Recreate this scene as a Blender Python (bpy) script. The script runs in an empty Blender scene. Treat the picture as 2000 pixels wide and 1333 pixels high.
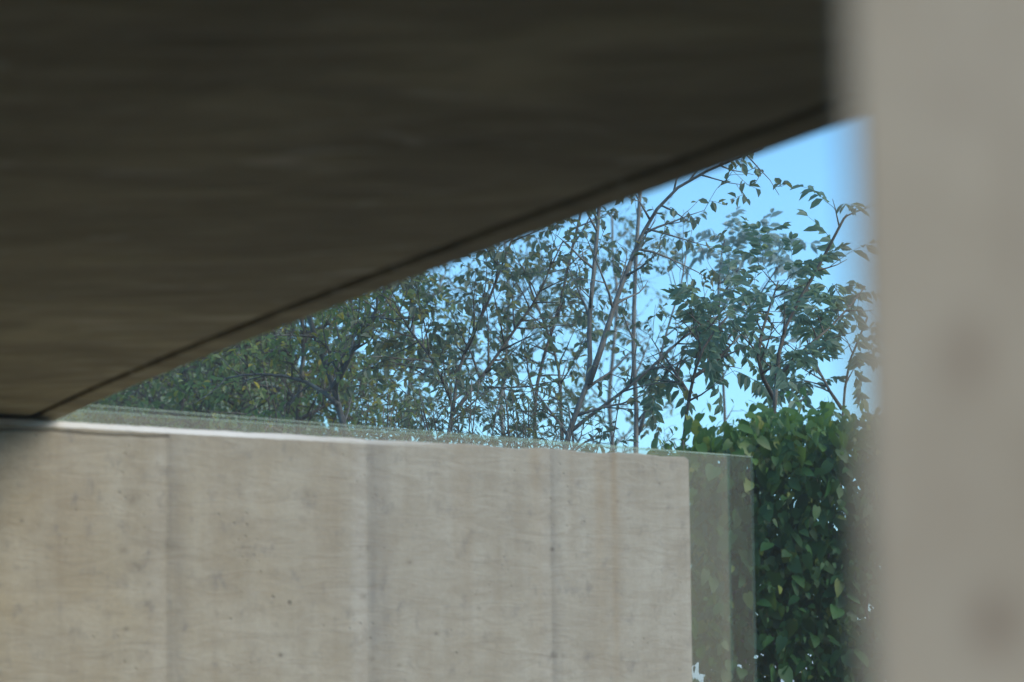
import bpy, math, random
import numpy as np
from mathutils import Vector, Matrix, noise

S = bpy.context.scene
C = S.collection
R = math.radians

# ------------------------------------------------------------------ camera
LENS, PITCH, ROLL, EYE = 85.0, 4.2, -0.7, 1.6
FPX = LENS / 36.0 * 2000.0                       # focal length in pixels of the 2000 px photograph
SHIFT = (701.0 - FPX * math.tan(R(PITCH))) / 2000.0
cam_data = bpy.data.cameras.new('camera')
cam = bpy.data.objects.new('camera', cam_data)
C.objects.link(cam)
cam_data.lens = LENS
cam_data.sensor_width = 36.0
cam_data.shift_y = SHIFT
cam_data.clip_start = 0.05
cam_data.clip_end = 6000.0
cam_data.dof.use_dof = True
cam_data.dof.focus_distance = 13.6
cam_data.dof.aperture_fstop = 2.5
CM = Matrix.Rotation(R(90 + PITCH), 4, 'X') @ Matrix.Rotation(R(ROLL), 4, 'Z')
CM.translation = (0, 0, EYE)
cam.matrix_world = CM
S.camera = cam
EYEP = Vector((0, 0, EYE))

# ------------------------------------------------------------------ sky and sun
SUN_EL, SUN_AZ = 31.0, 116.0                     # azimuth clockwise from +Y
world = bpy.data.worlds.new('World')
S.world = world
world.use_nodes = True
wn, wl = world.node_tree.nodes, world.node_tree.links
sky = wn.new('ShaderNodeTexSky')
sky.sky_type = 'NISHITA'
sky.sun_disc = False
sky.sun_elevation = R(SUN_EL)
sky.sun_rotation = R(SUN_AZ)
sky.dust_density = 0.0
sky.ozone_density = 2.5
tint = wn.new('ShaderNodeMix')
tint.data_type = 'RGBA'
tint.blend_type = 'MULTIPLY'
tint.inputs[0].default_value = 1.0
tint.inputs[7].default_value = (0.60, 1.0, 1.13, 1)
wl.new(sky.outputs[0], tint.inputs[6])
wl.new(tint.outputs[2], wn['Background'].inputs[0])
wn['Background'].inputs[1].default_value = 0.080

sun_data = bpy.data.lights.new('sun', 'SUN')
sun_data.energy = 1.45
sun_data.angle = R(42)
sun_data.color = (1.0, 0.88, 0.70)
sun = bpy.data.objects.new('sun', sun_data)
C.objects.link(sun)
sv = Vector((math.sin(R(SUN_AZ)) * math.cos(R(SUN_EL)), math.cos(R(SUN_AZ)) * math.cos(R(SUN_EL)), math.sin(R(SUN_EL))))
sun.rotation_euler = sv.to_track_quat('Z', 'Y').to_euler()

S.view_settings.view_transform = 'Standard'
S.view_settings.look = 'None'
S.view_settings.gamma = 1.0
S.view_settings.exposure = 1.47
S.render.engine = 'CYCLES'
S.cycles.use_denoising = True
S.cycles.max_bounces = 8
S.cycles.diffuse_bounces = 5
S.cycles.transparent_max_bounces = 24
S.cycles.volume_bounces = 1


# ------------------------------------------------------------------ helpers
def ray(px, py):
    v = Vector(((px - 1000.0) / FPX, (666.5 - py) / FPX + SHIFT * 2000.0 / FPX, -1.0))
    return (CM.to_3x3() @ v)


def at(px, py, y):
    d = ray(px, py)
    return EYEP + d * (y / d.y)


def at_z(px, py, z):
    d = ray(px, py)
    return EYEP + d * ((z - EYE) / d.z)


def at_plane(px, py, p0, n):
    d = ray(px, py)
    return EYEP + d * ((p0 - EYEP).dot(n) / d.dot(n))


class MB:
    def __init__(self):
        self.v, self.f = [], []

    def add(self, vs, fs):
        b = len(self.v)
        self.v += [tuple(x) for x in vs]
        self.f += [tuple(i + b for i in f) for f in fs]

    def box(self, lo, hi, M=None):
        vs = [Vector((x, y, z)) for z in (lo[2], hi[2]) for y in (lo[1], hi[1]) for x in (lo[0], hi[0])]
        if M:
            vs = [M @ v for v in vs]
        self.add(vs, [(0, 2, 3, 1), (4, 5, 7, 6), (0, 1, 5, 4), (2, 6, 7, 3), (0, 4, 6, 2), (1, 3, 7, 5)])

    def tube(self, pts, rad, n=6):
        pts = [Vector(p) for p in pts]
        vs, fs = [], []
        ref = Vector((0.31, 0.95, 0.05))
        for i, p in enumerate(pts):
            t = (pts[min(i + 1, len(pts) - 1)] - pts[max(i - 1, 0)])
            if t.length < 1e-7:
                t = Vector((0, 0, 1))
            t.normalize()
            a = t.cross(ref)
            if a.length < 1e-4:
                a = t.cross(Vector((1, 0, 0)))
            a.normalize()
            b = t.cross(a)
            for k in range(n):
                q = 2 * math.pi * k / n
                vs.append(p + (a * math.cos(q) + b * math.sin(q)) * rad[i])
        for i in range(len(pts) - 1):
            for k in range(n):
                k2 = (k + 1) % n
                fs.append((i * n + k, i * n + k2, (i + 1) * n + k2, (i + 1) * n + k))
        fs.append(tuple(range(n))[::-1])
        fs.append(tuple((len(pts) - 1) * n + k for k in range(n)))
        self.add(vs, fs)

    def mesh(self, name, mat, smooth=False):
        me = bpy.data.meshes.new(name)
        me.from_pydata(self.v, [], self.f)
        me.materials.append(mat)
        if smooth:
            me.polygons.foreach_set('use_smooth', [True] * len(me.polygons))
        me.update()
        return me

    def build(self, name, mat, parent=None, smooth=False):
        return link(name, self.mesh(name, mat, smooth), parent)


def link(name, data, parent=None):
    o = bpy.data.objects.new(name, data)
    C.objects.link(o)
    if parent:
        o.parent = parent
    return o


def tag(o, label=None, cat=None, group=None, kind=None):
    if label:
        o['label'] = label
    if cat:
        o['category'] = cat
    if group:
        o['group'] = group
    if kind:
        o['kind'] = kind
    return o


def empty(name, loc, label, cat, group=None):
    o = bpy.data.objects.new(name, None)
    o.location = loc
    o.empty_display_size = 0.2
    C.objects.link(o)
    return tag(o, label, cat, group)


# ------------------------------------------------------------------ materials
class NT:
    """small node-tree builder"""
    def __init__(self, name):
        self.m = bpy.data.materials.new(name)
        self.m.use_nodes = True
        self.n, self.l = self.m.node_tree.nodes, self.m.node_tree.links
        self.bsdf = self.n['Principled BSDF']
        self.out = self.n['Material Output']

    def put(self, sock, v):
        if isinstance(v, bpy.types.NodeSocket):
            self.l.new(v, sock)
        elif isinstance(v, (tuple, list)) and len(v) == 3 and sock.type == 'RGBA':
            sock.default_value = (*v, 1)
        else:
            sock.default_value = v

    def coord(self, kind='Object'):
        return self.n.new('ShaderNodeTexCoord').outputs[kind]

    def map(self, vec, scale=(1, 1, 1), loc=(0, 0, 0), rot=(0, 0, 0)):
        m = self.n.new('ShaderNodeMapping')
        self.put(m.inputs[0], vec)
        m.inputs['Location'].default_value = loc
        m.inputs['Rotation'].default_value = rot
        m.inputs['Scale'].default_value = scale
        return m.outputs[0]

    def noise(self, vec, scale, detail=4, rough=0.55, dist=0.0):
        t = self.n.new('ShaderNodeTexNoise')
        self.put(t.inputs['Vector'], vec)
        t.inputs['Scale'].default_value = scale
        t.inputs['Detail'].default_value = detail
        t.inputs['Roughness'].default_value = rough
        t.inputs['Distortion'].default_value = dist
        return t.outputs['Fac']

    def voro(self, vec, scale, feature='F1'):
        t = self.n.new('ShaderNodeTexVoronoi')
        t.feature = feature
        self.put(t.inputs['Vector'], vec)
        t.inputs['Scale'].default_value = scale
        return t.outputs['Distance']

    def ramp(self, fac, *stops):
        r = self.n.new('ShaderNodeValToRGB')
        e = r.color_ramp.elements
        while len(e) < len(stops):
            e.new(0.5)
        for i, (p, c) in enumerate(stops):
            e[i].position = p
            e[i].color = (*c, 1) if isinstance(c, (tuple, list)) else (c, c, c, 1)
        self.put(r.inputs[0], fac)
        return r.outputs[0]

    def mix(self, fac, a, b, mode='MIX'):
        m = self.n.new('ShaderNodeMix')
        m.data_type = 'RGBA'
        m.blend_type = mode
        self.put(m.inputs[0], fac)
        self.put(m.inputs[6], a)
        self.put(m.inputs[7], b)
        return m.outputs[2]

    def math(self, op, a, b=0.0, c=0.0, clamp=False):
        m = self.n.new('ShaderNodeMath')
        m.operation = op
        m.use_clamp = clamp
        for i, v in enumerate((a, b, c)):
            self.put(m.inputs[i], v)
        return m.outputs[0]

    def xyz(self, vec):
        s = self.n.new('ShaderNodeSeparateXYZ')
        self.put(s.inputs[0], vec)
        return s.outputs

    def gauss(self, x, c, w):
        """bell of half width w round c"""
        d = self.math('DIVIDE', self.math('SUBTRACT', x, c), w)
        return self.math('POWER', 2.71828, self.math('MULTIPLY', self.math('MULTIPLY', d, d), -1.0))

    def bump(self, h, strength, dist, prev=None):
        b = self.n.new('ShaderNodeBump')
        b.inputs['Strength'].default_value = strength
        b.inputs['Distance'].default_value = dist
        self.put(b.inputs['Height'], h)
        if prev is not None:
            self.l.new(prev, b.inputs['Normal'])
        return b.outputs[0]


# ------------------------------------------------------------------ geometry of the place, from the photograph
WTOP = EYE + 1.0
W0 = at_z(110, 822, WTOP)              # wall top where it leaves the roof slab
W1 = at_z(1345, 893, WTOP)             # its free end
WDIR = (W1 - W0); WLEN = WDIR.length; WDIR.normalize()
WNRM = Vector((WDIR.y, -WDIR.x, 0))    # towards the camera
WALL_M = Matrix((( WDIR.x, -WNRM.x, 0, W1.x), (WDIR.y, -WNRM.y, 0, W1.y), (0, 0, 1, 0), (0, 0, 0, 1)))
# wall space: x along the wall (0 at the free end, negative to the left), y into the wall, z up


def wall_x(px, py):
    p = at_plane(px, py, W1, WNRM)
    return (p - W1).dot(WDIR)


JOINTS = [wall_x(1077, 1000), wall_x(718, 1000), wall_x(326, 1000)]
print('wall', W0, W1, 'joints', JOINTS, 'len', WLEN)


# ------------------------------------------------------------------ concrete
def concrete_wall_mat():
    t = NT('board_formed_concrete')
    P = t.coord()
    X, Y, Z = t.xyz(P)
    big = t.noise(t.map(P, (0.55, 1, 0.8)), 1.5, 4, 0.55, 0.3)
    streak = t.noise(t.map(P, (9, 1, 0.45)), 1.6, 5, 0.6)
    fine = t.noise(P, 60, 5, 0.65)
    cloud = t.noise(t.map(P, (1.5, 1, 1.1)), 5, 6, 0.62, 0.6)
    warm_side = t.math('MULTIPLY_ADD', X, -0.40, -0.35, True)
    warm = t.math('ADD', warm_side, t.math('MULTIPLY_ADD', big, 1.6, -0.95), clamp=True)
    base = t.mix(warm, (0.318, 0.302, 0.250), (0.335, 0.286, 0.192))
    base = t.mix(t.ramp(streak, (0.36, 0.0), (0.68, 1.0)), base, t.mix(0.38, base, (0.20, 0.16, 0.11)))
    base = t.mix(t.ramp(cloud, (0.35, 0.0), (0.7, 0.55)), base, (0.365, 0.348, 0.290))
    base = t.mix(t.ramp(fine, (0.3, 0.35), (0.55, 0.0)), base, (0.24, 0.215, 0.18))
    # dark bleeding beside the joints, ragged along their height
    rag = t.noise(t.map(P, (6, 1, 3)), 2.2, 4)
    joints = None
    for j, o, w1, w2, a1, a2 in zip(JOINTS, (0.004, 0.018, 0.012), (0.012, 0.022, 0.008), (0.03, 0.055, 0.04), (0.30, 0.38, 0.25), (0.36, 0.5, 0.5)):
        g = t.math('ADD', t.math('MULTIPLY', t.gauss(X, j + o, w1), a1), t.math('MULTIPLY', t.gauss(X, j + o + w2 * 0.6, w2), a2))
        joints = g if joints is None else t.math('ADD', joints, g)
    joints = t.math('MULTIPLY', joints, t.ramp(rag, (0.3, 0.35), (0.62, 1.0)), clamp=True)
    base = t.mix(t.math('MULTIPLY', joints, 0.85), base, (0.145, 0.14, 0.13))
    bleach = None
    for j, a in zip(JOINTS, (0.08, 0.22, 0.14)):
        g = t.math('MULTIPLY', t.gauss(X, j - 0.034, 0.034), a)
        bleach = g if bleach is None else t.math('ADD', bleach, g)
    base = t.mix(bleach, base, (0.46, 0.45, 0.42))
    for px, py, w, a in ((1079, 1073, .012, .8), (1081, 1280, .016, .8), (1100, 1281, .008, .5), (718, 1070, .012, .6), (706, 1071, .01, .4), (726, 1287, .012, .6), (780, 1300, .01, .6), (800, 1098, .012, .5),
                         (42, 1017, .010, .8), (262, 975, .03, .5), (268, 1108, .03, .55), (285, 1180, .02, .5), (240, 1075, .02, .5), (246, 1228, .012, .7), (548, 1280, .010, .9), (600, 968, .035, .35),
                         (852, 1238, .010, .7), (935, 1188, .010, .7), (710, 1165, .014, .6), (690, 1150, .02, .3), (1205, 980, .012, .5), (1140, 1125, .012, .4), (330, 1065, .035, .45), (160, 1283, .05, .0)):
        p = at_plane(px, py, W1, WNRM)
        g = t.math('MULTIPLY', t.gauss(X, (p - W1).dot(WDIR), w), t.gauss(Z, p.z, w * 0.75))
        base = t.mix(t.math('MULTIPLY', g, t.math('MULTIPLY', t.ramp(t.noise(P, 45, 3), (0.35, 0.3), (0.6, 1.0)), a)), base, (0.07, 0.06, 0.05))
    # rust-brown runs below the coping
    runs = None
    for px, w, a in ((1172, 0.03, .7), (1200, 0.02, 1.0), (1048, 0.035, .6), (905, .05, .3), (640, 0.06, .45), (520, 0.05, .4), (430, .06, .35), (160, .09, .4)):
        g = t.math('MULTIPLY', t.gauss(X, wall_x(px, 1000), w), a)
        runs = g if runs is None else t.math('ADD', runs, g)
    runs = t.math('MULTIPLY', runs, t.ramp(t.noise(t.map(P, (3, 1, 1.2)), 2.5, 3), (0.3, 0.25), (0.7, 1.0)))
    runs = t.math('MULTIPLY', runs, t.math('MULTIPLY_ADD', Z, 0.75, -0.95, True), clamp=True)
    base = t.mix(t.math('MULTIPLY', runs, 0.85), base, (0.25, 0.185, 0.11))
    blot = t.noise(t.map(P, (1.0, 1, 0.9), (7, 0, 2)), 2.6, 5, 0.6, 0.5)
    base = t.mix(t.ramp(blot, (0.42, 0.45), (0.60, 0.0)), base, t.mix(0.5, base, (0.18, 0.145, 0.095)))
    # blow holes and dark scuffs
    wob = t.noise(P, 11, 3)
    d = t.voro(t.map(P, (8.5, 1.0, 9.5)), 1.0)
    hole = t.ramp(t.math('MULTIPLY_ADD', wob, 0.13, t.math('SUBTRACT', d, 0.065)), (0.02, 1.0), (0.085, 0.0))
    few = t.ramp(t.noise(P, 2.3, 2), (0.52, 0.0), (0.66, 0.8))
    hole = t.math('MULTIPLY', hole, few)
    d2 = t.voro(t.map(P, (26, 1.0, 30), (3, 0, 1)), 1.0)
    hole2 = t.math('MULTIPLY', t.ramp(d2, (0.03, 1.0), (0.2, 0.0)), t.ramp(t.noise(P, 4.1, 2), (0.54, 0.0), (0.66, 0.55)))
    holes = t.math('MAXIMUM', hole, hole2)
    base = t.mix(t.math('MULTIPLY', holes, 0.72), base, (0.10, 0.085, 0.065))
    # wavy grain left by the shuttering
    grain = t.noise(t.map(P, (2.6, 1, 11), rot=(0, R(7), 0)), 1.9, 4, 0.6, 1.4)
    base = t.mix(t.ramp(grain, (0.36, 0.5), (0.56, 0.0)), base, t.mix(0.5, base, (0.17, 0.14, 0.10)))
    # grey smudges in groups
    sm = t.math('MULTIPLY', t.ramp(t.noise(t.map(P, (7, 1, 5)), 2.0, 5, 0.7), (0.55, 0.0), (0.72, 1.0)), 0.68)
    base = t.mix(sm, base, (0.16, 0.15, 0.135))
    # cold joint a hand below the coping in the first bay
    cz = t.math('ADD', 2.560, t.math('MULTIPLY_ADD', t.noise(t.map(P, (4, 0, 0)), 1.0, 3), 0.03, -0.015))
    crack = t.math('MULTIPLY', t.gauss(Z, cz, 0.006), t.math('LESS_THAN', X, JOINTS[2] + 0.01))
    base = t.mix(t.math('MULTIPLY', crack, 0.7), base, (0.10, 0.085, 0.06))
    edge_light = t.math('MULTIPLY', t.math('GREATER_THAN', t.math('ADD', Z, t.math('MULTIPLY_ADD', rag, 0.012, -0.006)), WTOP - 0.022), t.math('MULTIPLY_ADD', X, -1.0, -1.1, True))  # painted highlight: coping chamfer whitened as if catching sky light
    base = t.mix(t.math('MULTIPLY', edge_light, 0.85), base, (0.62, 0.60, 0.55))
    t.put(t.bsdf.inputs['Base Color'], base)
    t.bsdf.inputs['Roughness'].default_value = 0.82
    t.bsdf.inputs['Specular IOR Level'].default_value = 0.28
    rip = t.noise(t.map(P, (2.6, 1, 11), rot=(0, R(7), 0)), 1.9, 4, 0.6, 1.4)
    b = t.bump(rip, 0.5, 0.008)
    b = t.bump(t.math('MULTIPLY', t.math('ADD', holes, crack), -1.0), 0.7, 0.008, b)
    b = t.bump(fine, 0.25, 0.004, b)
    t.put(t.bsdf.inputs['Normal'], b)
    return t.m


def soffit_mat():
    t = NT('dark_soffit_concrete')
    P = t.coord()
    Q = t.map(P, rot=(0, 0, R(-60)))               # streaks lie across the slab
    a = t.noise(t.map(Q, (0.7, 1.25, 1)), 1.0, 5, 0.6, 0.9)
    rip = t.noise(t.map(Q, (1.5, 3.6, 1)), 1.3, 4, 0.5, 1.6)
    pale = t.noise(t.map(Q, (1.8, 5.5, 1), (4, 1, 0)), 1.4, 3, 0.5, 1.2)
    a = t.ramp(a, (0.30, 0.0), (0.68, 1.0))
    col = t.mix(a, (0.18, 0.150, 0.072), (0.46, 0.40, 0.235))
    col = t.mix(t.ramp(rip, (0.36, 0.42), (0.60, 0.0)), col, (0.15, 0.122, 0.066))
    col = t.mix(t.ramp(pale, (0.60, 0.0), (0.74, 0.6)), col, (0.60, 0.55, 0.43))
    t.put(t.bsdf.inputs['Base Color'], col)
    t.bsdf.inputs['Roughness'].default_value = 0.75
    b = t.bump(rip, 0.6, 0.05)
    b = t.bump(t.noise(P, 40, 4), 0.2, 0.004, b)
    t.put(t.bsdf.inputs['Normal'], b)
    return t.m


def pier_mat():
    t = NT('pier_concrete')
    P = t.coord()
    n1 = t.noise(t.map(P, (1.2, 1, 0.7)), 8, 3, 0.5)
    col = t.mix(t.ramp(n1, (0.3, 0.0), (0.7, 1.0)), (0.255, 0.205, 0.145), (0.335, 0.285, 0.215))
    X, Y, Z = t.xyz(P)
    for px, py, w, h, a in PIER_STAINS:
        p = at(px, py, PIER_Y + 0.02)
        lx, lz = p.x - PIER_X, p.z
        g = t.math('MULTIPLY', t.gauss(X, lx, w), t.gauss(Z, lz, h))
        g = t.math('MULTIPLY', g, t.ramp(t.noise(P, 40, 3), (0.3, 0.5), (0.6, 1.0)))
        col = t.mix(t.math('MULTIPLY', g, a), col, (0.13, 0.085, 0.055))
    t.put(t.bsdf.inputs['Base Color'], col)
    t.bsdf.inputs['Roughness'].default_value = 0.85
    t.put(t.bsdf.inputs['Normal'], t.bump(t.noise(P, 30, 5), 0.4, 0.004))
    return t.m


# ------------------------------------------------------------------ ground and hill
def ground_mat():
    t = NT('earth_and_short_grass')
    P = t.coord()
    n1 = t.noise(P, 0.7, 6, 0.6)
    n2 = t.noise(P, 14, 5, 0.7)
    c = t.mix(t.ramp(n1, (0.4, 0.0), (0.6, 1.0)), (0.040, 0.032, 0.020), (0.032, 0.030, 0.016))
    c = t.mix(t.ramp(n2, (0.35, 0.6), (0.6, 0.0)), c, (0.022, 0.019, 0.013))
    t.put(t.bsdf.inputs['Base Color'], c)
    t.bsdf.inputs['Roughness'].default_value = 0.95
    t.put(t.bsdf.inputs['Normal'], t.bump(n2, 0.6, 0.03))
    return t.m


def hill_mat():
    t = NT('scrubby_hillside')
    P = t.coord()
    n1 = t.noise(P, 0.9, 6, 0.65)
    n2 = t.noise(P, 5.0, 5, 0.7)
    c = t.mix(n1, (0.09, 0.14, 0.06), (0.16, 0.21, 0.09))
    c = t.mix(t.ramp(n2, (0.4, 0.7), (0.62, 0.0)), c, (0.05, 0.08, 0.04))
    t.put(t.bsdf.inputs['Base Color'], c)
    t.bsdf.inputs['Roughness'].default_value = 0.95
    t.put(t.bsdf.inputs['Normal'], t.bump(n2, 0.9, 0.25))
    return t.m


m = MB()
N = 40
rings = [0.0, 4, 9, 15, 25, 45, 90, 200, 450, 900]
for r in rings:
    for k in range(N):
        q = 2 * math.pi * k / N
        m.v.append((r * math.cos(q), r * math.sin(q), 0.0))
for i in range(len(rings) - 1):
    for k in range(N):
        k2 = (k + 1) % N
        m.f.append((i * N + k, (i + 1) * N + k, (i + 1) * N + k2, i * N + k2))
tag(m.build('ground', ground_mat()), kind='structure')

# a wooded slope rising on the left, beyond the trees
hm = MB()
nx, ny = 60, 36
for j in range(ny + 1):
    y = 24 + 40.0 * j / ny
    for i in range(nx + 1):
        x = -34 + 36.0 * i / nx
        e = x / y                                     # bearing from the viewpoint only sets where the slope stops
        s = max(0.0, min(1.0, (-1.6 - x) / 5.0)); s = s * s * (3 - 2 * s)
        rise = max(0.0, min(1.0, (y - 24.5) / 13.0)); rise = rise * rise * (3 - 2 * rise)
        z = -0.25 + 8.2 * s * rise * (1 + 0.02 * (y - 40)) + (0.5 * noise.noise(Vector((x * .5, y * .5, 0))) + 0.25 * noise.noise(Vector((x * 1.7, y * 1.7, 3)))) * s * rise
        hm.v.append((x, y, z))
for j in range(ny):
    for i in range(nx):
        a = j * (nx + 1) + i
        hm.f.append((a, a + 1, a + nx + 2, a + nx + 1))
tag(hm.build('hillside', hill_mat(), smooth=True), kind='structure')

# ------------------------------------------------------------------ concrete wall: core and cast panels
CONC = concrete_wall_mat()
wall = empty('concrete_wall', (0, 0, 0), 'long grey-beige concrete wall with vertical panel joints, running under the roof slab', 'wall')
wall.matrix_world = WALL_M
rng = random.Random(4)
LEFT_END = -WLEN - 2.6
THICK = 0.20
core = MB()
core.box((LEFT_END, 0.012, 0), (-0.006, THICK, WTOP - 0.02))
core.build('wall_core', CONC, wall)


def panel(x0, x1):
    """one cast bay with eased edges; the coping edge is chamfered and a little ragged"""
    mb = MB()
    n = max(8, int((x1 - x0) / 0.02))
    rows = []
    for i in range(n + 1):
        x = x0 + (x1 - x0) * i / n
        k = max(0.0, min(1.0, (-x - 0.9) / 1.2))          # chamfer is wide at the left, nearly gone at the free end
        ch = 0.004 + 0.018 * k + 0.002 * noise.noise(Vector((x * 6, 1, 0)))
        top = WTOP + 0.008 * noise.noise(Vector((x * 5, 3, 0))) * (1.3 - k) - 0.010 * max(0.0, noise.noise(Vector((x * 11, 6, 0))) - 0.25) * (1.2 - k) + 0.002 * noise.noise(Vector((x * 25, 8, 0)))
        if x > -0.025:
            top -= 0.010 * (1 - (-x) / 0.025) ** 2
        e = min(x - x0, x1 - x)
        ease = 0.0008 * max(0.0, 1 - e / 0.01)
        wav = lambda z: 0.0016 * noise.noise(Vector((x * 2.3, z * 2.0, 5)))
        prof = [(wav(0) + ease, 0.0)]
        for q in range(1, 30):
            z = (top - ch) * q / 30
            prof.append((wav(z) + ease, z))
        prof += [(wav(top) + ease, top - ch), (wav(top) + ease + ch * 0.9, top), (THICK + 0.004, top), (THICK + 0.004, 0.0)]
        rows.append([(x, y, z) for y, z in prof])
    w = len(rows[0])
    for r_ in rows:
        mb.v += r_
    for i in range(n):
        for k in range(w - 1):
            mb.f.append((i * w + k, (i + 1) * w + k, (i + 1) * w + k + 1, i * w + k + 1))
    mb.f.append(tuple(range(w)))
    mb.f.append(tuple(n * w + k for k in range(w))[::-1])
    return mb


edges = [0.0] + JOINTS + [JOINTS[2] - 0.76, LEFT_END]
for a, b in zip(edges[:-1], edges[1:]):
    g = 0.0002
    p = panel(b + g, a - (g if a < 0 else 0)).build('wall_panel', CONC, wall, smooth=False)

path = MB()  # unseen pale strip at the wall foot, added to bounce warm light onto the soffit
path.box((LEFT_END, -1.52, -0.1), (LEFT_END + 14 * 0.52, -0.015, 0.012))
t = NT('bounce_strip_concrete')
t.put(t.bsdf.inputs['Base Color'], t.mix(t.noise(t.coord(), 9, 5), (0.34, 0.30, 0.23), (0.46, 0.42, 0.34)))
t.bsdf.inputs['Roughness'].default_value = 0.9
po = tag(path.build('bounce_strip', t.m), kind='structure')
po.matrix_world = WALL_M
for k in range(14):
    q = MB()
    q.box((LEFT_END + k * 0.52, -1.5, 0.0), (LEFT_END + k * 0.52 + 0.512, -0.02, 0.03))
    q.build('bounce_slab', t.m, po)

# ------------------------------------------------------------------ roof slab: a flat soffit with a drip groove along its edge
SOF = WTOP + 0.016
E0 = at_z(110, 822, SOF)
E1 = at_z(1690, 228, SOF)
edir = (E1 - E0).normalized()
enrm = Vector((-edir.y, edir.x, 0))                    # out of the slab, towards the sky
if enrm.x < 0:
    enrm = -enrm
SM = soffit_mat()
slab = empty('roof_slab', (E0.x, E0.y, 0), 'dark concrete roof slab seen from below, its edge rising to the upper right', 'roof')
slab.matrix_world = Matrix(((edir.x, enrm.x, 0, E0.x), (edir.y, enrm.y, 0, E0.y), (0, 0, 1, 0), (0, 0, 0, 1)))
# slab space: x along the edge towards the viewer, y outwards (0 at the edge), z up


def bow(x):
    L = (E1 - E0).length
    s = x / L
    return 0.07 * 4 * s * (1 - s) * (0.6 + 0.4 * (1 - s)) if 0 < s < 1 else 0.0


def strip(profile, x0, x1, n, name, mat):
    """extrude a profile [(y, z)...] along the slab edge, following its slight bow"""
    mb = MB()
    for i in range(n + 1):
        x = x0 + (x1 - x0) * i / n
        o = -bow(x)
        w = 0.004 * noise.noise(Vector((x * 2.5, 0, 2)))
        for y, z in profile:
            mb.v.append((x, y + o + (w if y > -0.3 else 0), z))
    k = len(profile)
    for i in range(n):
        for j in range(k):
            j2 = (j + 1) % k
            mb.f.append((i * k + j, i * k + j2, (i + 1) * k + j2, (i + 1) * k + j))
    mb.f.append(tuple(range(k))[::-1])
    mb.f.append(tuple(n * k + j for j in range(k)))
    return mb.build(name, mat, slab)


NEAR_X = (E1 - E0).length + 2.4
TH = 0.34
strip([(-0.085, SOF), (-0.012, SOF - 0.004), (0.0, SOF + 0.008), (0.0, SOF + TH), (-0.085, SOF + TH)], -5.0, NEAR_X, 70, 'drip_edge', SM)
strip([(-0.112, SOF + 0.016), (-0.087, SOF + 0.016), (-0.087, SOF + TH - 0.01), (-0.112, SOF + TH - 0.01)], -5.0, NEAR_X, 70, 'drip_groove', SM)
strip([(-9.0, SOF), (-0.122, SOF), (-0.114, SOF + 0.008), (-0.114, SOF + TH), (-9.0, SOF + TH)], -5.0, NEAR_X, 70, 'slab', SM)

# ------------------------------------------------------------------ pier close to the viewer
PIER_Y = 1.22
p_top, p_bot = at(1652, 100, PIER_Y), at(1690, 1300, PIER_Y)
PIER_X = p_bot.x
PIER_STAINS = [(1945, 1215, .014, .016, .85), (1885, 690, .014, .02, .55), (1850, 195, .018, .024, .25), (1950, 130, .03, .05, .12), (1830, 980, .03, .06, .14), (1760, 640, .006, .05, .15), (1990, 420, .008, .05, .25)]
slope = (p_bot.x - p_top.x) / (p_top.z - p_bot.z)
mb = MB()
NZ = 40
sec = [(0.0, 0.003), (0.003, 0.0), (0.40, 0.13), (0.415, 0.15), (0.43, 0.42), (0.10, 0.42)]
for i in range(NZ + 1):
    z = 3.9 * i / NZ
    off = -(z - p_bot.z) * slope
    for k, (x, y) in enumerate(sec):
        w = 0.0015 * noise.noise(Vector((x * 9, z * 4, k)))
        xx = x + (off if x < 0.2 else -off * 0.2)
        mb.v.append((xx + w, y + w, z))
k = len(sec)
for i in range(NZ):
    for j in range(k):
        j2 = (j + 1) % k
        mb.f.append((i * k + j, i * k + j2, (i + 1) * k + j2, (i + 1) * k + j))
mb.f.append(tuple(range(k))[::-1])
mb.f.append(tuple(NZ * k + j for j in range(k)))
pier = mb.build('concrete_pillar', pier_mat())
pier.location = (PIER_X, PIER_Y, 0)
tag(pier, 'blurred pale concrete pillar close to the viewer at the picture edge', 'pillar')


# ------------------------------------------------------------------ made-up sheets painting in the wall's doubled reflection
def ghost_mat(name, veil, col, tint):
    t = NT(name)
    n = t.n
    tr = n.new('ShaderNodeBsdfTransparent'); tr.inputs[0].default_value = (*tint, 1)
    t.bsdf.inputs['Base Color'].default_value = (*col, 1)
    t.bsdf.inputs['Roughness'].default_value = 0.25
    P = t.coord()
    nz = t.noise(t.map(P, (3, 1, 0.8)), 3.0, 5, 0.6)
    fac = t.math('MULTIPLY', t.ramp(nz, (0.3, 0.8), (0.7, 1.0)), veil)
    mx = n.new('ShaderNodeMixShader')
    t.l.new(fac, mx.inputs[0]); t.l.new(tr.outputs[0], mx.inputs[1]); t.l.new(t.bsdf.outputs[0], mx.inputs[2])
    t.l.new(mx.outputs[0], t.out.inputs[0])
    return t.m


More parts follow.
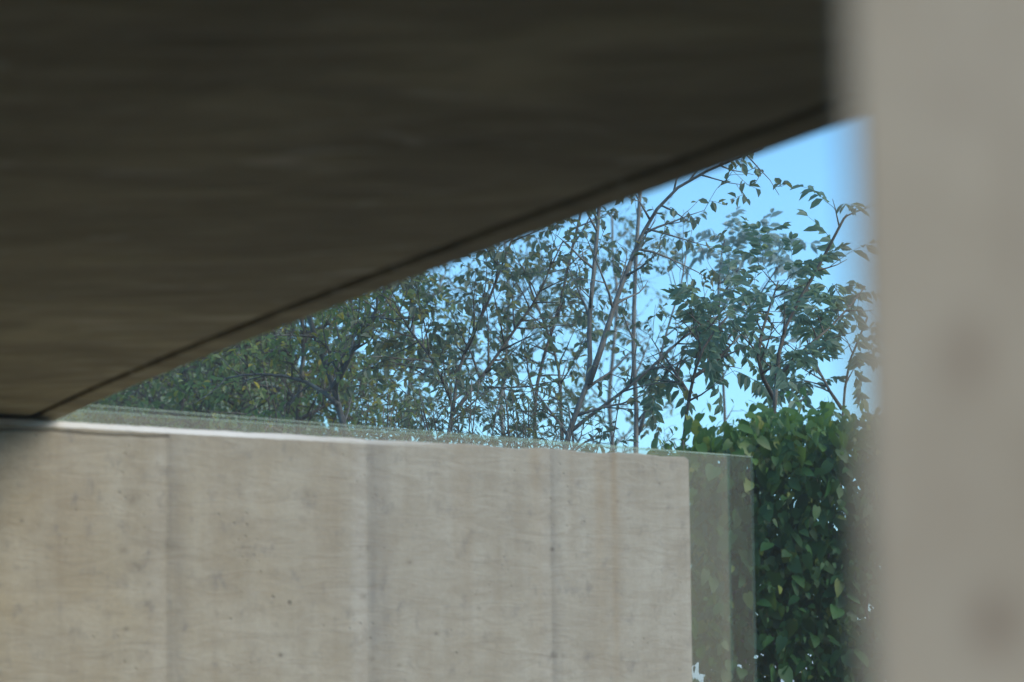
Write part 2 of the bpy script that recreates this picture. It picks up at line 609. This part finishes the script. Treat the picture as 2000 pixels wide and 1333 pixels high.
def wall_ghost(y_off, px_end, lift_l, lift_r, label, veil, col, tint):
    """an added sheet painting the reflected ghost of the wall, a little longer and higher than it"""
    n0 = W1 - WNRM * y_off
    pr = at_plane(px_end, 1000, n0, WNRM)
    xr = (pr - W1).dot(WDIR)
    # left end: just outside the slab edge
    xl = -WLEN + 0.02
    while True:
        p = WALL_M @ Vector((xl, y_off, 0))
        if (p - E0).to_2d().dot(enrm.to_2d()) > 0.03:
            break
        xl += 0.01

    def z_at(x, lift):
        p = WALL_M @ Vector((x, 0, 0))
        q = WALL_M @ Vector((x, y_off, 0))
        rr = q.to_2d().length / p.to_2d().length
        return EYE + (WTOP - EYE) * rr + lift
    zl, zr = z_at(xl, lift_l), z_at(xr, lift_r)
    o = empty('ghost_pane', (0, 0, 0), label, 'glass pane', 'painted reflection ghosts of the wall')  # not a real pane: added sheet painting the reflected ghost of the wall
    o.matrix_world = WALL_M
    th = 0.010
    e = 0.006
    g = MB()
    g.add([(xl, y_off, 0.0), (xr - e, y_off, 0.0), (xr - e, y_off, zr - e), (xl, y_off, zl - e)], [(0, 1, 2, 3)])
    g.build('ghost_sheet', ghost_mat('ghost_veil', veil, col, tint), o)  # concrete-coloured veil paints the reflected copy of the wall
    ed = MB()
    y0, y1 = y_off - th / 2, y_off + th / 2

    def bar(a, b, c, d):
        vs = [Vector((p[0], y, p[1])) for y in (y0, y1) for p in (a, b, c, d)]
        ed.add(vs, [(0, 1, 2, 3), (7, 6, 5, 4), (0, 4, 5, 1), (1, 5, 6, 2), (2, 6, 7, 3), (3, 7, 4, 0)])
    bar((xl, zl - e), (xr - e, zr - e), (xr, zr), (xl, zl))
    ed.build('ghost_rim', EDGE_TOP, o)
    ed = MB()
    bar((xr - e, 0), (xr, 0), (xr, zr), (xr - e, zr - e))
    ed.build('ghost_rim', EDGE, o)
    return o


EDGE = ghost_mat('ghost_edge', 0.10, (0.40, 0.44, 0.38), (0.85, 0.95, 0.9))  # faint bars paint the doubled edge lines of the reflection
EDGE_TOP = ghost_mat('ghost_edge_top', 0.28, (0.42, 0.45, 0.38), (0.85, 0.95, 0.9))
wall_ghost(0.232, 1425, 0.050, 0.034, 'concrete-tinted sheet painting the nearer reflected ghost of the wall, just above it and past its free end', 0.22, (0.395, 0.355, 0.265), (0.94, 0.97, 0.94))
wall_ghost(0.275, 1471, 0.075, 0.034, 'fainter sheet painting the second reflected ghost, reaching farther past the wall end', 0.14, (0.37, 0.34, 0.27), (0.93, 0.98, 0.95))


# ------------------------------------------------------------------ plants
def leaf_mat(name, c1, c2, c3, fleck, trans=0.35, rough=0.45):
    """leaf colour varies from leaf to leaf; light passes through the blade"""
    t = NT(name)
    g = t.n.new('ShaderNodeNewGeometry')
    oi = t.n.new('ShaderNodeObjectInfo')
    rnd = t.math('FRACT', t.math('ADD', g.outputs['Random Per Island'], oi.outputs['Random']))
    col = t.ramp(rnd, (0.0, c1), (0.5, c2), (0.9 - fleck, c1), (0.97 - fleck, c3))
    nz = t.noise(t.coord(), 55, 3)
    col = t.mix(t.math('MULTIPLY', nz, 0.4), col, t.mix(0.6, col, (0.02, 0.03, 0.012)))
    t.put(t.bsdf.inputs['Base Color'], col)
    t.bsdf.inputs['Roughness'].default_value = rough
    t.bsdf.inputs['Specular IOR Level'].default_value = 0.4
    tl = t.n.new('ShaderNodeBsdfTranslucent')
    t.put(tl.inputs[0], t.mix(0.5, col, (0.16, 0.22, 0.04), 'ADD'))
    mx = t.n.new('ShaderNodeMixShader')
    mx.inputs[0].default_value = trans
    t.l.new(t.bsdf.outputs[0], mx.inputs[1])
    t.l.new(tl.outputs[0], mx.inputs[2])
    t.l.new(mx.outputs[0], t.out.inputs[0])
    return t.m


def bark_mat(name, c1, c2):
    t = NT(name)
    P = t.coord()
    n = t.noise(t.map(P, (1, 1, 0.35)), 30, 5, 0.65)
    patch = t.noise(P, 6, 4)
    c = t.mix(t.ramp(n, (0.35, 0.0), (0.65, 1.0)), c1, c2)
    c = t.mix(t.ramp(patch, (0.55, 0.0), (0.7, 0.6)), c, (0.30, 0.30, 0.26))
    t.put(t.bsdf.inputs['Base Color'], c)
    t.bsdf.inputs['Roughness'].default_value = 0.9
    t.put(t.bsdf.inputs['Normal'], t.bump(n, 0.6, 0.01))
    return t.m


L_GREY = leaf_mat('grey_green_leaves', (0.125, 0.165, 0.12), (0.195, 0.24, 0.185), (0.25, 0.23, 0.10), 0.03, 0.5)
L_OLIVE = leaf_mat('olive_leaves', (0.17, 0.25, 0.10), (0.25, 0.315, 0.135), (0.42, 0.36, 0.07), 0.09, 0.55)
L_SUNLIT = leaf_mat('sunlit_vine_leaves', (0.055, 0.135, 0.03), (0.095, 0.20, 0.04), (0.22, 0.25, 0.045), -0.01, 0.4, 0.4)  # lighter copy of the vine green, painting sunlight on the hedge top
L_BROAD = leaf_mat('broad_leaflets', (0.12, 0.215, 0.165), (0.185, 0.29, 0.23), (0.22, 0.29, 0.17), 0.0, 0.5)
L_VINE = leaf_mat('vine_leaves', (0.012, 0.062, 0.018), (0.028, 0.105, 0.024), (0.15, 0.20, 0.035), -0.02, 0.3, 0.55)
L_GHOST = leaf_mat('ghost_leaflets', (0.27, 0.38, 0.40), (0.34, 0.46, 0.48), (0.36, 0.46, 0.46), 0.0, 0.5)  # pale blue-grey paints the faint reflected copies of the leaves
BARK = bark_mat('grey_bark', (0.085, 0.085, 0.08), (0.19, 0.19, 0.175))
BARK_D = bark_mat('dark_bark', (0.05, 0.046, 0.04), (0.12, 0.108, 0.09))


def frame_of(d, up):
    d = d.normalized()
    s = d.cross(up)
    if s.length < 1e-4:
        s = d.cross(Vector((1, 0, 0)))
    s.normalize()
    return d, s, s.cross(d)


def put_leaf(mb, p, d, n_hint, ln, wd, fold=0.25):
    d, s, n = frame_of(d, n_hint)
    a, b = p + d * ln * 0.32, p + d * ln * 0.68 - n * ln * 0.05
    tip = p + d * ln - n * ln * 0.16
    up = n * wd * fold
    mb.add([p, a + s * wd * .5 + up, b + s * wd * .42 + up, tip, b - s * wd * .42 + up, a - s * wd * .5 + up],
           [(0, 1, 2, 3), (0, 3, 4, 5)])


def rv(rng, s=1.0):
    return Vector((rng.uniform(-s, s), rng.uniform(-s, s), rng.uniform(-s, s)))


class Tree:
    def __init__(self, seed, leaf=(0.045, 0.024), leaf_prob=1.0, step=0.035, droop=0.5, up=0.25, cap=9999):
        self.r = random.Random(seed)
        self.w, self.lv = MB(), MB()
        self.leaf, self.prob, self.step, self.droop, self.up = leaf, leaf_prob, step, droop, up
        self.sites = []                  # where compound leaves may hang: (point, direction)
        self.compound = False

    def limb(self, pts, r0, r1, n=7, jit=0.02):
        """a traced limb: refine the polyline, give it kinks, add the tube"""
        out = []
        for i in range(len(pts) - 1):
            a, b = pts[i], pts[i + 1]
            m_ = max(2, int((b - a).length / 0.16))
            for q in range(m_):
                t = q / m_
                out.append(a.lerp(b, t) + (rv(self.r, jit) if (i or q) else Vector()))
        out.append(pts[-1])
        # smooth once
        sm = [out[0]] + [(out[i - 1] + out[i] * 2 + out[i + 1]) / 4 for i in range(1, len(out) - 1)] + [out[-1]]
        k = len(sm) - 1
        rad = [r0 + (r1 - r0) * (i / k) ** 0.8 for i in range(k + 1)]
        self.w.tube(sm, rad, n)
        return sm, rad

    def spread(self, path, t0, t1, count, L, levels, ang=(35, 70), flat=0.7, r=None):
        pts, rad = path
        k = len(pts) - 1
        for i in range(count):
            t = t0 + (t1 - t0) * (i + self.r.random()) / count
            f = t * k
            a = min(int(f), k - 1)
            p = pts[a].lerp(pts[a + 1], f - a)
            d = (pts[a + 1] - pts[a]).normalized()
            rr = min(rad[a] * 0.7, r or 9)
            self.twig(p, self.turn(d, ang), L * self.r.uniform(0.6, 1.15) * (1.15 - 0.5 * t), rr, levels)

    def turn(self, d, ang):
        ax = d.cross(rv(self.r))
        if ax.length < 1e-4:
            ax = Vector((1, 0, 0))
        return Matrix.Rotation(R(self.r.uniform(*ang)), 3, ax.normalized()) @ d

    def twig(self, p, d, L, r, level):
        rg = self.r
        n = max(3, int(L / 0.09))
        pts, rad = [p.copy()], [max(r, 0.0022)]
        d = d.normalized()
        q = p.copy()
        for i in range(n):
            d = (d + rv(rg, 0.16) + Vector((0, 0, self.up * 0.12 * (1 if level > 0 else -0.7)))).normalized()
            q = q + d * (L / n)
            pts.append(q.copy())
            rad.append(max(r * (1 - 0.8 * (i + 1) / n), 0.0016))
        self.w.tube(pts, rad, 5 if r > 0.006 else 4 if r > 0.003 else 3)
        if level > 0:
            kids = max(2, int(L / 0.13))
            for i in range(kids):
                t = 0.2 + 0.8 * (i + rg.random()) / kids
                a = min(int(t * n), n - 1)
                self.twig(pts[a].lerp(pts[a + 1], min(1, t * n - a)), self.turn(d, (25, 65)), L * rg.uniform(0.35, 0.6), rad[a] * 0.6, level - 1)
        if level == 0:
            self.sites.append((pts[-1], (pts[-1] - pts[-2]).normalized()))
            if not self.compound and rg.random() < self.prob:
                self.leaves(pts, L)

    def leaves(self, pts, L):
        rg = self.r
        k = len(pts) - 1
        m_ = max(2, int(L / self.step))
        for i in range(m_):
            t = 0.15 + 0.85 * (i + rg.random() * 0.6) / m_
            a = min(int(t * k), k - 1)
            p = pts[a].lerp(pts[a + 1], min(1, t * k - a))
            d = (pts[a + 1] - pts[a]).normalized()
            ld = self.turn(d, (30, 80)) + Vector((0, 0, -self.droop * rg.uniform(0.4, 1.6)))
            s = rg.uniform(0.6, 1.25)
            put_leaf(self.lv, p, ld, Vector((0, 0, 1)) + rv(rg, 0.7), self.leaf[0] * s, self.leaf[1] * s * rg.uniform(0.8, 1.1), rg.uniform(0.1, 0.4))

    def finish(self, name, base, label, leaf_mat_, bark, cat='tree', group='trees behind the wall'):
        o = empty(name, base, label, cat, group)
        off = Vector(base)
        for mbx in (self.w, self.lv):
            mbx.v = [(v[0] - off.x, v[1] - off.y, v[2] - off.z) for v in mbx.v]
        self.w.build('trunk', bark, o, True)
        if self.lv.v:
            tag(self.lv.build('crown', leaf_mat_, o, False), kind='stuff')
        return o


def trace(px, depth, rng, wob=0.25):
    """pixels of a limb at a depth, wandering in depth so that the limb is not flat"""
    out, y = [], depth
    for i, (a, b) in enumerate(px):
        out.append(at(a, b, y))
        y += rng.uniform(-wob, wob)
    return out


def foot(px, depth):
    p = at(px, 1200, depth)
    return Vector((p.x, p.y, 0.0))


rg = random.Random(11)

# slender grey tree with a forked trunk
t = Tree(21, (0.058, 0.034), 0.85, 0.027, 0.55)
y = 14.0
b = foot(1085, y)
main = t.limb([b] + trace([(1098, 920), (1112, 845), (1150, 750), (1150, 650), (1157, 545), (1166, 440), (1172, 340)], y, rg, .12), 0.036, 0.010)
fork = t.limb(trace([(1150, 750), (1183, 640), (1215, 540), (1250, 450), (1320, 365), (1440, 305), (1490, 290)], y, rg, .2), 0.020, 0.005)
low = t.limb(trace([(1112, 845), (1170, 800), (1240, 742), (1330, 660), (1420, 600), (1470, 590)], y, rg, .2), 0.013, 0.004)
t.spread(main, .30, 1, 20, .55, 2, r=.011)
t.spread(fork, .2, 1, 19, .46, 2, r=.009)
t.spread(low, .3, 1, 13, .42, 2, r=.008)
t.finish('slender_tree', b, 'slender grey-barked tree with a forked leaning trunk in front of open sky', L_GREY, BARK)

# straight pale pole-like trunk behind it
t = Tree(22, (0.06, 0.034), 0.75, 0.035, 0.55)
y = 17.5
b = foot(1243, y)
main = t.limb([b] + trace([(1242, 900), (1241, 760), (1240, 620), (1243, 500), (1247, 390), (1250, 250)], y, rg, .08), 0.034, 0.012)
fork = t.limb(trace([(1246, 850), (1262, 790), (1285, 710), (1320, 600), (1340, 500)], y, rg, .1), 0.014, 0.005)
t.spread(main, .35, 1, 13, .5, 2, r=.009)
t.spread(fork, .4, 1, 6, .6, 1, r=.006)
t.finish('straight_tree', b, 'straight thin tree trunk standing upright beside the forked one', L_GREY, BARK)

# twiggy tree in the middle
t = Tree(23, (0.062, 0.036), 1, 0.024, 0.6)
y = 15.0
b = foot(868, y)
main = t.limb([b] + trace([(868, 920), (878, 830), (888, 760), (905, 690), (942, 600), (985, 505), (1010, 430)], y, rg, .15), 0.032, 0.006)
l2 = t.limb(trace([(884, 810), (945, 730), (1010, 640), (1060, 560), (1100, 470)], y, rg, .2), 0.015, 0.004)
l3 = t.limb(trace([(880, 780), (840, 700), (800, 640), (770, 590)], y, rg, .2), 0.012, 0.004)
t.spread(main, .3, 1, 24, .62, 2, r=.01)
t.spread(l2, .15, 1, 20, .55, 2, r=.009)
t.spread(l3, .1, 1, 16, .58, 2, r=.008)
t.finish('twiggy_tree', b, 'twiggy small-leaved tree spreading from a dark trunk near the picture centre', L_GREY, BARK_D)

# thin stems between
t = Tree(24, (0.062, 0.036), 1, 0.025, 0.6)
y = 16.0
b = foot(1055, y)
main = t.limb([b] + trace([(1045, 900), (1040, 800), (1062, 700), (1100, 580), (1122, 480), (1140, 380)], y, rg, .15), 0.028, 0.008)
l2 = t.limb(trace([(1098, 860), (1096, 770), (1086, 680), (1040, 590), (1020, 520)], y, rg, .1), 0.014, 0.005)
t.spread(main, .3, 1, 22, .6, 2, r=.009)
t.spread(l2, .2, 1, 15, .5, 2, r=.007)
t.finish('leafy_sapling', b, 'leafy sapling with thin bent stems between the twiggy and the forked tree', L_GREY, BARK_D)

# leaning trunk at the left
t = Tree(25, (0.060, 0.034), 1, 0.024, 0.7)
y = 15.6
b = foot(700, y)
main = t.limb([b] + trace([(692, 900), (668, 810), (640, 730), (612, 650), (590, 560), (575, 470)], y, rg, .15), 0.048, 0.014)
l2 = t.limb(trace([(650, 760), (690, 690), (730, 620), (770, 540)], y, rg, .2), 0.022, 0.006)
l3 = t.limb(trace([(660, 790), (600, 740), (520, 730), (440, 740)], y, rg, .2), 0.018, 0.005)
t.spread(main, .3, 1, 20, .65, 2, r=.01)
t.spread(l2, .1, 1, 22, .6, 2, r=.009)
t.spread(l3, .1, 1, 8, .55, 2, r=.006)
t.finish('leaning_tree', b, 'tree with a thick trunk leaning towards the roof edge', L_OLIVE, BARK)

# further trees closing the gaps between the trunks
for i, (px, yy, top, wid, lab) in enumerate(((800, 21.0, 500, 85, 'hazy small-leaved tree in the gap left of the twiggy tree'),
                                             (985, 22.5, 470, 85, 'hazy small-leaved tree behind the right limb of the twiggy tree'),
                                             (1195, 24.0, 420, 70, 'hazy thin-crowned tree filling the fork of the slender trunk'))):
    t = Tree(30 + i, (0.07, 0.042), .85, 0.048, 0.6)
    b = foot(px, yy)
    tr = t.limb([b] + trace([(px + 8, 950), (px - 6, 800), (px + 10, (800 + top) / 2), (px, top)], yy, rg, .3), 0.05, 0.012)
    for k in range(5):
        sgn = -1 if k % 2 else 1
        y0 = 880 - k * (880 - top) / 6.0
        lb = t.limb(trace([(px, y0), (px + sgn * wid * .5, y0 - 40), (px + sgn * wid * rg.uniform(.8, 1.2), y0 - rg.uniform(60, 120))], yy, rg, .5), 0.014, 0.005)
        t.spread(lb, .15, 1, 8, .7, 2, r=.006)
    t.spread(tr, .35, 1, 10, .7, 2, r=.008)
    t.finish('hazy_tree', b, lab, L_GREY, BARK, group='hazy trees farther back')

# narrow-leaved undergrowth showing over the wall
for i, (px, yy, hgt, lab) in enumerate(((735, 13.4, 880, 'narrow-leaved shrub peeping over the wall beside the leaning tree'),
                                        (900, 13.2, 850, 'narrow-leaved shrub peeping over the wall below the twiggy tree'),
                                        (1020, 13.6, 850, 'low twiggy shrub peeping over the wall left of the forked trunk'),
                                        (1150, 13.0, 870, 'sparse wispy shrub peeping over the wall right of the forked trunk'))):
    t = Tree(40 + i, (0.06, 0.015), 0.95, 0.03, 0.5)
    b = foot(px, yy)
    for k in range(11 if i < 3 else 5):
        e = px + rg.uniform(-85, 85)
        st = t.limb([b + rv(rg, .06) * Vector((1, 1, 0))] + trace([(px + (e - px) * .4, 980), (e, hgt - rg.uniform(-20, 110))], yy, rg, .2), 0.012, 0.003, 5)
        t.spread(st, .5, 1, 16, .40, 1, r=.004)
    t.finish('undergrowth_shrub', b, lab, L_GREY, BARK_D, 'shrub', 'shrubs peeping over the wall')

# dense olive trees on the left
for i, (px, yy, top, lab) in enumerate(((585, 18.5, 560, 'dense olive-green tree behind the leaning trunk'),
                                        (470, 19.5, 610, 'dense green tree with bare twigs near the low end of the roof edge'),
                                        (350, 20.5, 660, 'dense yellow-flecked tree low in the wedge under the roof'),
                                        (235, 21.5, 700, 'leftmost dense tree, squeezed between roof edge and wall top'),
                                        (680, 19.5, 560, 'dense dark tree between the leaning trunk and the open sky'))):
    t = Tree(60 + i, (0.07, 0.038), 1, 0.040, 0.6)
    b = foot(px, yy)
    tr = t.limb([b] + trace([(px + 5, 950), (px - 8, 830), (px + 12, (830 + top) / 2), (px, top)], yy, rg, .3), 0.06, 0.014)
    for k in range(7):
        s = -1 if k % 2 else 1
        y0 = 900 - k * (900 - top) / 8.5
        lb = t.limb(trace([(px, y0), (px + s * 50, y0 - 25), (px + s * rg.uniform(85, 125), y0 - rg.uniform(10, 70))], yy, rg, .6), 0.02, 0.006)
        t.spread(lb, .15, 1, 9, .75, 2, r=.008)
    t.spread(tr, .3, 1, 14, .85, 2, r=.01)
    t.finish('dense_tree', b, lab, L_OLIVE, BARK_D, group='dense trees at the foot of the slope')


# --- compound leaves: a rachis with pairs of hanging leaflets; three variants shared by all
def compound_leaf(seed, mat):
    r_ = random.Random(seed)
    mb = MB()
    L = 0.30
    pts = [Vector((L * q / 6, 0, -0.10 * (q / 6) ** 2)) for q in range(7)]
    mb.tube(pts, [0.0022 - 0.0002 * q for q in range(7)], 3)
    for q in range(1, 7):
        for s in (-1, 1):
            if r_.random() < .18:
                continue
            p = pts[q] + Vector((r_.uniform(-.018, .018), 0, 0))
            d = Vector((0.45 + r_.uniform(-.3, .3), s * 0.9, -0.4 + r_.uniform(-.6, .25)))
            put_leaf(mb, p, d, Vector((0, 0, 1)) + rv(r_, .5), 0.115 * r_.uniform(.75, 1.2), 0.048 * r_.uniform(.85, 1.15), .2)
    put_leaf(mb, pts[-1], Vector((1, 0, -.5)), Vector((0, 0, 1)), 0.10, 0.036, .2)
    return mb.mesh('compound_leaf', mat)


COMPOUND = [compound_leaf(s, L_BROAD) for s in (1, 2, 3, 4)]
GHOST_LEAVES = [compound_leaf(s, L_GHOST) for s in (5, 6, 7)]


def broad_tree(seed, limbs, y, label, nleaf, scale=1.0, wob=.25, up=0.25, kinds=None, zmin=2.75):
    t = Tree(seed, droop=.5, up=up)
    t.compound = True
    b = foot(limbs[0][0][0], y)
    for i, (px, r0, r1, cnt, L) in enumerate([(l, *a) for l, a in zip(limbs, [(.03, .006, 13, .30)] + [(.013, .004, 10, .27)] * 9)]):
        pts = trace(px, y, rg, wob)
        lim = t.limb(([b] if i == 0 else []) + pts, r0, r1)
        t.spread(lim, .3 if i == 0 else .15, 1, cnt, L, 1, r=.007)
    o = t.finish('broad_leaved_tree', b, label, L_BROAD, BARK_D)
    rr = random.Random(seed + 500)
    sites = [s for s in t.sites if s[0].z + b.z > zmin]
    rr.shuffle(sites)
    sites.sort(key=lambda q_: -q_[0].z + rr.uniform(0, 1.1))
    for p, d in sites[:nleaf]:
        for _ in range(1 if rr.random() < .5 else 2):
            c = link('leaf', rr.choice(kinds or COMPOUND), o)
            dd = (d + rv(rr, .8) + Vector((0, 0, -.12))).normalized()
            f, s, u = frame_of(dd, Vector((0, 0, 1)) + rv(rr, .3))
            sc = scale * rr.uniform(.7, 1.15)
            M = Matrix((( f.x, s.x, u.x, 0), (f.y, s.y, u.y, 0), (f.z, s.z, u.z, 0), (0, 0, 0, 1)))
            M.translation = p - b
            c.matrix_local = M @ Matrix.Scale(sc, 4)
    return o


broad_tree(81, [[(1500, 960), (1508, 840), (1515, 740), (1535, 640), (1590, 530), (1640, 440), (1655, 420)],
                [(1515, 740), (1560, 690), (1620, 640), (1690, 560)],
                [(1512, 780), (1470, 700), (1500, 600), (1520, 550)]], 13.0,
           'broad-leaved tree with large hanging leaflets beside the pillar', 38, .74, .45)
broad_tree(82, [[(1330, 960), (1335, 860), (1345, 760), (1370, 680), (1420, 620)],
                [(1345, 770), (1310, 720), (1290, 680)],
                [(1350, 740), (1410, 700), (1450, 650)],
                [(1360, 700), (1375, 640), (1390, 610)]], 13.8,
           'lower broad-leaved tree between the straight trunk and the vine hedge', 27, .74, .45)
broad_tree(83, [[(1640, 960), (1640, 820), (1660, 700), (1695, 620)],
                [(1645, 800), (1600, 720), (1570, 650)]], 15.5,
           'broad-leaved tree half hidden behind the pillar edge', 30, .8)
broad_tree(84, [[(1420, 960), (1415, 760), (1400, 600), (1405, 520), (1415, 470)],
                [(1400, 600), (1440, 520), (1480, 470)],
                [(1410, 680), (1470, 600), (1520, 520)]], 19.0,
           'pale broad-leaved tree painting in the reflected ghost leaves left of the pillar', 30, .9, .6, kinds=GHOST_LEAVES)


# --- vine hedge beyond the wall's free end: large leaves
def vine_leaf(seed):
    r_ = random.Random(seed)
    mb = MB()
    out = [(0, 0), (.30, -.10), (.50, .10), (.50, .36), (.36, .66), (.0, 1.05)]
    fold = r_.uniform(.05, .16)
    curl = r_.uniform(.08, .22)
    V = []
    for x, y in out:
        V.append(Vector((x, y, fold * abs(x) - curl * y * y)))
    left = [Vector((-v.x * r_.uniform(.9, 1.1), v.y, v.z)) for v in V[1:-1]]
    mid = [Vector((0, .35, -curl * .12)), Vector((0, .7, -curl * .5))]
    vs = V + left + mid                           # 0..5 right outline, 6..9 left, 10, 11 midrib
    fs = [(0, 1, 2, 10), (10, 2, 3), (10, 3, 4, 11), (11, 4, 5), (0, 10, 7, 6), (10, 8, 7), (10, 11, 9, 8), (11, 5, 9)]
    mb.add(vs, fs)
    mb.tube([Vector((0, 0, 0)), Vector((0, -.3, .08)), Vector((0, -.55, .02))], [.018, .018, .018], 3)
    return mb


VINE_MB = [vine_leaf(s) for s in range(5)]
VINE = [q.mesh('vine_leaf', L_VINE, True) for q in VINE_MB]
SUNLIT = [q.mesh('sunlit_vine_leaf', L_SUNLIT, True) for q in VINE_MB]
HB = foot(1520, 11.4)
hedge = empty('vine_hedge', HB, 'dense vine hedge of large green leaves between the wall end and the pillar', 'hedge')
rr = random.Random(7)
stems = MB()
for i in range(6):
    px = 1385 + i * 68 + rr.uniform(-34, 34)
    yy = 11.5 + rr.uniform(-.15, .35)
    pts = [foot(px, yy)] + [at(px + rr.uniform(-45, 45), q, yy + rr.uniform(-.15, .15)) for q in (1330, 1200, 1080, 960, 860)]
    s = MB()
    T = Tree(900 + i)
    T.limb([p - HB for p in pts], rr.choice((.008, .011, .022)), .005)
    T.w.build('stem', BARK_D, hedge, True)


def hedge_top(px):
    k = [(1270, 890), (1330, 868), (1400, 838), (1470, 806), (1560, 800), (1660, 815), (1800, 800)]
    for (a, b), (c, d) in zip(k[:-1], k[1:]):
        if a <= px <= c:
            return b + (d - b) * (px - a) / (c - a)
    return 890


spots = []
tries = 0
while len(spots) < 5200 and tries < 60000:
    tries += 1
    px = rr.uniform(1275, 1790)
    ht = hedge_top(px)
    py = ht + (1420 - ht) * rr.random() ** 1.0 + rr.gauss(0, 24)
    if px < 1340 and py > 930:
        continue                                      # behind the wall
    yy = 11.0 + abs(rr.gauss(0, .45))
    q = at(px, py, yy)
    gap = noise.noise(Vector((q.x * 6.5, q.z * 7.5, 3.0)))
    if py > 1090 and gap > (0.42 - (py - 1090) / 1500.0):
        continue
    if gap > 0.44 and rr.random() < .75:
        continue
    spots.append((q, yy, px, py - ht))
spots.sort(key=lambda s: s[1])


def leaf_matrix(q):
    n = Vector((rr.uniform(-1.1, 1.1), -0.7, rr.uniform(-.4, 1.2))).normalized()     # blade faces out and up
    down = Vector((rr.uniform(-1, 1), 0, -1))
    yv = (down - n * down.dot(n)).normalized()
    xv = yv.cross(n)
    s = .022 + .07 * rr.random() ** 2
    M = Matrix(((xv.x, yv.x, n.x, 0), (xv.y, yv.y, n.y, 0), (xv.z, yv.z, n.z, 0), (0, 0, 0, 1)))
    M.translation = q - HB
    return M @ Matrix.Diagonal((s * rr.uniform(.6, .95), s * rr.uniform(.95, 1.25), s, 1))


rest, lit_top = MB(), MB()
for i, (q, yy, px, below) in enumerate(spots):
    M = leaf_matrix(q)
    k = rr.randrange(5)
    sunlit = below < rr.uniform(20, 130)  # leaves near the top take the painted sunlit green
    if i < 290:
        o = link('leaf', (SUNLIT if sunlit else VINE)[k], hedge)
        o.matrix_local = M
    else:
        (lit_top if sunlit else rest).add([M @ Vector(v) for v in VINE_MB[k].v], VINE_MB[k].f)
# leaves deep inside, closing most of the view through the hedge
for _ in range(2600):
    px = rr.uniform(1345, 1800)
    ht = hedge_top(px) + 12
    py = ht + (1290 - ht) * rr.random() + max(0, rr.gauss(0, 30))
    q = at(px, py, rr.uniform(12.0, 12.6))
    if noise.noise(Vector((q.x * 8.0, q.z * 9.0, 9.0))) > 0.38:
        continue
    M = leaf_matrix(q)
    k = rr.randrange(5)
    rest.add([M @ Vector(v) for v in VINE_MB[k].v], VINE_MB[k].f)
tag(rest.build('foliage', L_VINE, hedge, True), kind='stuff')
tag(lit_top.build('sunlit_foliage', L_SUNLIT, hedge, True), kind='stuff')

# ------------------------------------------------------------------ haze
hz = MB()
hz.box((-1000, -1000, -1.2), (1000, 1000, 16.0))
t = NT('pale_air')
t.n.remove(t.bsdf)
pv = t.n.new('ShaderNodeVolumePrincipled')
pv.inputs['Color'].default_value = (0.93, 0.96, 1.0, 1)
pv.inputs['Density'].default_value = 0.0032
pv.inputs['Anisotropy'].default_value = 0.1
t.l.new(pv.outputs[0], t.out.inputs['Volume'])
tag(hz.build('haze', t.m), 'pale air veiling the far trees', 'haze', kind='stuff')

tris = sum(len(p.vertices) - 2 for o in S.objects if o.type == 'MESH' for p in o.data.polygons)
print('TRIS', tris, 'OBJECTS', len(S.objects))
